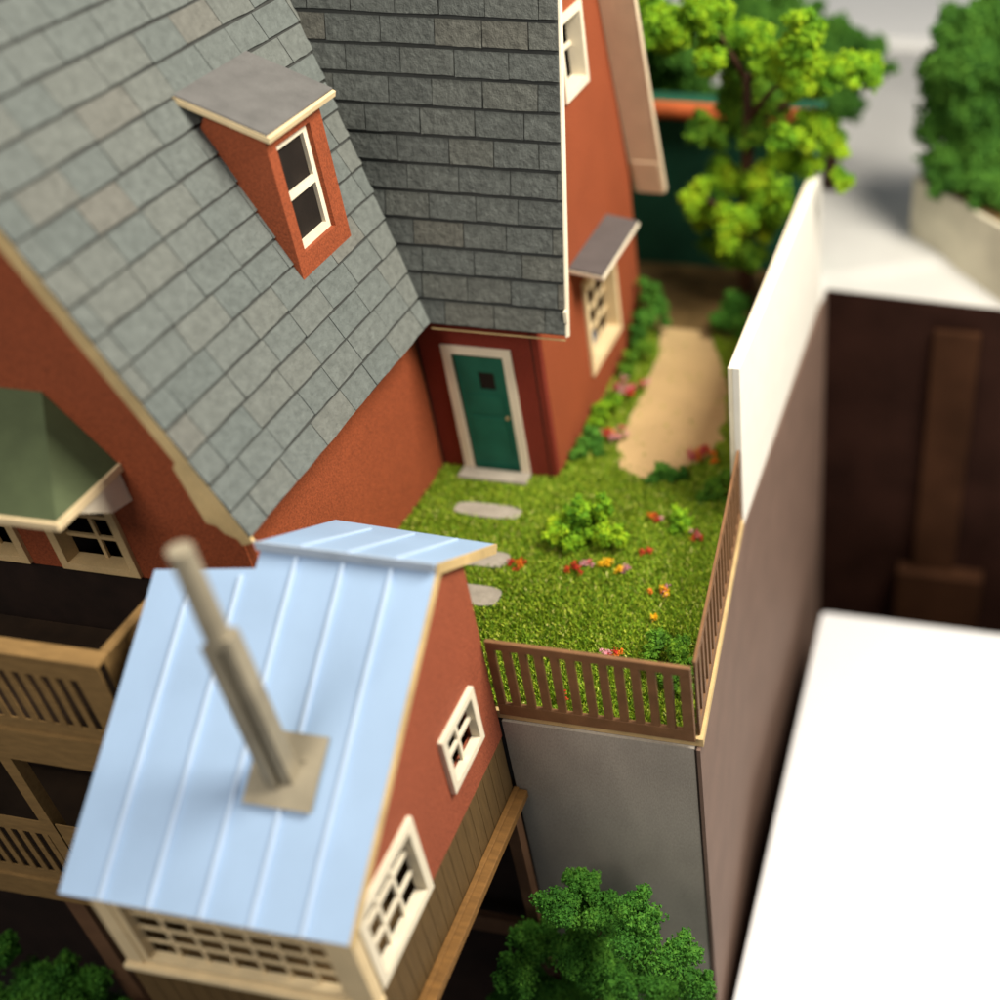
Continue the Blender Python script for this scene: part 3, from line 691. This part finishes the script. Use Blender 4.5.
plant('shrub', [(.70, -1.20, .44, .19), (1.10, -1.30, .56, .19), (.50, -1.32, .20, .22), (.74, -1.55, .20, .23), (1.12, -1.42, .22, .27), (.86, -1.32, .36, .25), (1.36, -1.46, .22, .16), (.46, -1.55, .2, .13), (.92, -1.35, .12, .2)],
      'leaf_bright', 'wide bright green shrub growing in the middle of the lawn', 'shrub', per=700, g=.026, seed=51)
plant('shrub', [(2.02, -.72, .16, .13), (2.12, -.86, .14, .16), (2.2, -.95, .08, .12), (2.03, -.95, .08, .10)], 'leaf_bright', 'small bright shrub among flowers near the side fence', 'shrub', per=600, g=.024, seed=52)
plant('shrub', [(2.42, -3.3, .20, .19), (2.66, -3.36, .26, .18), (2.76, -3.55, .12, .18), (2.4, -3.6, .10, .15), (2.62, -3.75, .12, .18), (2.85, -3.9, .08, .15)], 'leaf_mid', 'low green shrub tucked inside the front right fence corner', 'shrub', per=620, g=.025, seed=53)
plant('shrub', [(1.50, .26, .12, .15), (1.68, .22, .14, .15), (1.42, .12, .06, .11), (1.8, .3, .08, .12)], 'leaf_dark', 'low dark shrub at the foot of the sandy path', 'shrub', per=600, g=.024, seed=54)
plant('shrub', [(2.36, .06, .16, .16), (2.48, -.12, .14, .15), (2.25, -.14, .08, .13), (2.5, .3, .15, .16)], 'leaf_mid', 'green shrub against the end of the white wall', 'shrub', per=600, g=.024, seed=55)
plant('shrub', [(.22, .72, .16, .17), (.30, .95, .2, .17), (.16, .50, .12, .15), (.42, .62, .08, .12)], 'leaf_dark', 'dark green shrub at the near corner of the gable wall', 'shrub', per=600, g=.024, seed=56)
plant('shrub', [(.22, 1.55, .2, .18), (.34, 1.75, .22, .17), (.2, 1.25, .14, .16)], 'leaf_bright', 'bright green shrub under the gable window, second from the corner', 'shrub', per=600, g=.024, seed=57)
plant('shrub', [(.26, 3.1, .28, .2), (.4, 3.4, .3, .2), (.2, 2.85, .18, .16)], 'leaf_mid', 'round green shrub against the gable wall beside the narrow path', 'shrub', per=600, g=.024, seed=58)
plant('shrub', [(.25, 4.0, .5, .28), (.3, 4.3, .8, .28), (.2, 3.7, .3, .22), (.4, 4.5, .4, .25)], 'leaf_dark', 'taller dark shrub at the back corner of the gable wall', 'shrub', per=500, g=.026, seed=59)
plant('shrub', [(1.55, 4.6, .3, .3), (1.75, 4.8, .5, .3), (1.9, 4.5, .25, .28), (1.5, 4.9, .2, .25)], 'leaf_dark', 'dark shrub round the foot of the yellow green tree', 'shrub', per=500, g=.026, seed=60)
plant('shrub', [(2.3, 2.6, .2, .22), (2.45, 2.2, .24, .22), (2.4, 3.1, .26, .24), (2.55, 1.7, .15, .2)], 'leaf_mid', 'leafy green shrub between path and white wall', 'shrub', per=500, g=.026, seed=61)
# far trees
bl = [(5.3, 9.6, 2.5, 1.15), (4.75, 9.5, 2.3, .7), (5.6, 9.2, 1.9, .8), (5.3, 9.4, 3.3, .8), (4.85, 9.6, 3.0, .65), (5.0, 9.6, 3.85, .5), (6.1, 9.6, 3.1, .9), (5.7, 9.8, 3.7, .7), (5.1, 9.2, 1.6, .55), (6.1, 8.9, 1.7, .7), (6.9, 9.4, 2.6, .8), (5.6, 8.6, 1.5, .5), (5.0, 8.9, 1.35, .4), (5.9, 8.2, 1.4, .5), (6.4, 7.9, 1.4, .5), (4.75, 9.2, 1.4, .35), (5.45, 9.6, 4.25, .4)]
plant('bush', bl, 'leaf_hedge', 'big rounded dark green bush on the cream stone block', 'bush', per=520, g=.055, seed=71, sub=6)
for i, (x, y, z, r, lab) in enumerate([(-.6, 10.2, 2.6, 1.25, 'blurred dark green tree far behind the house gable'), (1.1, 10.8, 2.7, 1.35, 'blurred dark green tree behind the middle of the green building'), (2.35, 11.4, 2.35, 1.15, 'blurred dark green tree beside the pale street in the distance')]):
    rr = random.Random(80+i); ls = [(x, y, z, r*.7)]+[(x+rr.uniform(-.8, .8)*r, y+rr.uniform(-.6, .6)*r, z+rr.uniform(-.6, .7)*r, r*rr.uniform(.4, .6)) for _ in range(10)]
    plant('tree', ls, 'leaf_hedge', lab, 'tree', per=330, g=.07, seed=90+i, trunk=[[(x, y, -.04)], None, [([(x, y, -.06), (x, y, z)], [.2, .12])]], group='trees far behind the garden')

# flowers: small clusters of blossoms
def flowers(x, y, z, n, cols, r, label, seed, size=.042):
    rnd = random.Random(seed); mb = MB(); keys = sorted(set(cols))
    for i in range(n):
        px, py = x+max(-r, min(r, rnd.gauss(0, r*.45))), y+max(-r*.7, min(r*.7, rnd.gauss(0, r*.34))); pz = z+rnd.uniform(.05, .13); m = keys.index(rnd.choice(cols))
        for q in range(rnd.randint(16, 26)):
            c = V((px, py, pz))+rand_unit(rnd)*size*rnd.uniform(.3, 1.25)
            s_ = size*rnd.uniform(.22, .5); a = rand_unit(rnd); b = a.orthogonal().normalized(); e = a.cross(b); i0 = len(mb.v)
            mb.v += [tuple(c+a*s_), tuple(c+b*s_), tuple(c-b*s_*.5+e*s_*.87), tuple(c-b*s_*.5-e*s_*.87)]
            for f in ((0, 1, 2), (0, 2, 3), (0, 3, 1), (1, 3, 2)): mb.f.append(tuple(i0+k_ for k_ in f)); mb.m.append(m)
        mb.tube([(px, py, z-.01), (px, py, pz)], [.008, .006], 5, len(keys))
    o = mb.build('flowers', keys+['leaf_mid'], origin=(x, y, 0)); tag(o, label, 'flowers', 'flower clusters in the garden')
flowers(.12, -2.08, 0, 7, ['f_red', 'f_red', 'f_orange'], .14, 'red blossoms near the stepping stones, left on the lawn', 1)
flowers(.88, -2.02, 0, 7, ['f_red', 'f_orange', 'f_red'], .13, 'red and orange blossoms just left of the yellow ones, lawn centre', 2)
flowers(1.06, -1.88, 0, 5, ['f_pink', 'f_pink', 'f_rose'], .12, 'pale pink blossoms between the red and the yellow clusters', 3)
flowers(1.32, -1.86, 0, 9, ['f_yellow', 'f_yellow', 'f_yellow'], .11, 'yellow blossoms in the middle of the lawn', 4)
flowers(1.58, -1.90, 0, 6, ['f_pink', 'f_rose', 'f_yellow'], .10, 'pink and rose blossoms just right of the yellow ones', 5)
flowers(2.2, -2.2, 0, 9, ['f_orange', 'f_yellow', 'f_pink', 'f_red'], .15, 'orange, yellow and pink blossoms close to the side fence', 6)
flowers(1.68, -.78, .02, 6, ['f_orange', 'f_red', 'f_pink'], .14, 'orange and red blossoms left of the small bright shrub', 7)
flowers(2.34, -1.06, .02, 5, ['f_red', 'f_pink', 'f_rose'], .12, 'deep red blossoms right of the small bright shrub, by the fence', 8)
flowers(1.74, -1.46, 0, 4, ['f_red', 'f_red'], .09, 'lone dark red blossoms between the two bright shrubs', 9)
flowers(1.88, -3.52, .03, 8, ['f_pink', 'f_pink', 'f_red', 'f_orange'], .14, 'pink, red and orange blossoms behind the front fence', 10)
flowers(1.52, -4.28, 0, 4, ['f_red'], .06, 'bright red blossoms seen through the front fence slats', 11)
flowers(2.27, -2.75, 0, 3, ['f_yellow'], .07, 'single pale yellow blossoms near the corner shrub', 12)
flowers(2.05, .72, .1, 16, ['f_orange', 'f_red', 'f_orange', 'f_rose'], .26, 'thick orange red flower bed where the path meets the white wall', 13, .055)
flowers(.48, 2.35, .1, 16, ['f_pink', 'f_rose', 'f_pink', 'f_red'], .28, 'pink flower border along the left edge of the path', 14, .055)
flowers(.52, 1.02, .08, 12, ['f_pink', 'f_rose', 'f_red', 'f_yellow'], .22, 'mixed pink and red border flowers near the gable wall corner', 15, .05)

# =================================================================== CAMERA, LIGHT
cam = bpy.data.cameras.new('camera'); co = bpy.data.objects.new('camera', cam); COL.objects.link(co)
R = [[0.981172, 0.192818, -0.011068], [0.114286, -0.625841, -0.771532], [-0.155692, 0.755741, -0.636094]]
CAMLOC = [5.7751, -13.133, 10.3362]
co.matrix_world = Matrix(((R[0][0], -R[1][0], -R[2][0], CAMLOC[0]), (R[0][1], -R[1][1], -R[2][1], CAMLOC[1]), (R[0][2], -R[1][2], -R[2][2], CAMLOC[2]), (0, 0, 0, 1)))
cam.sensor_width = 36; cam.sensor_fit = 'HORIZONTAL'; cam.lens = 36*1.17368; cam.shift_x = -0.26210; cam.shift_y = 0.03901
cam.clip_start = .1; cam.clip_end = 400
cam.dof.use_dof = True; cam.dof.focus_distance = 14.1; cam.dof.aperture_fstop = cam.lens/1000/.37
S.camera = co

def area_lamp(name, loc, target, size, power, col):
    l = bpy.data.lights.new(name, 'AREA'); l.shape = 'RECTANGLE'; l.size = size[0]; l.size_y = size[1]; l.energy = power; l.color = col
    o = bpy.data.objects.new(name, l); COL.objects.link(o); o.location = loc
    o.rotation_euler = (V(target)-V(loc)).to_track_quat('-Z', 'Y').to_euler()
area_lamp('key_lamp', (13.5, -1, 19.5), (0, 0, 0), (9, 9), 10500, (1, .92, .78))
area_lamp('fill_lamp', (-4, -20, 20), (0, -2, 0), (10, 10), 2900, (1, .93, .82))
wd = bpy.data.worlds.new('World'); S.world = wd; wd.use_nodes = True
bg = wd.node_tree.nodes['Background']; bg.inputs[0].default_value = (.95, .97, 1, 1); bg.inputs[1].default_value = .22
S.view_settings.view_transform = 'Standard'; S.view_settings.look = 'None'; S.view_settings.exposure = 0; S.view_settings.gamma = 1
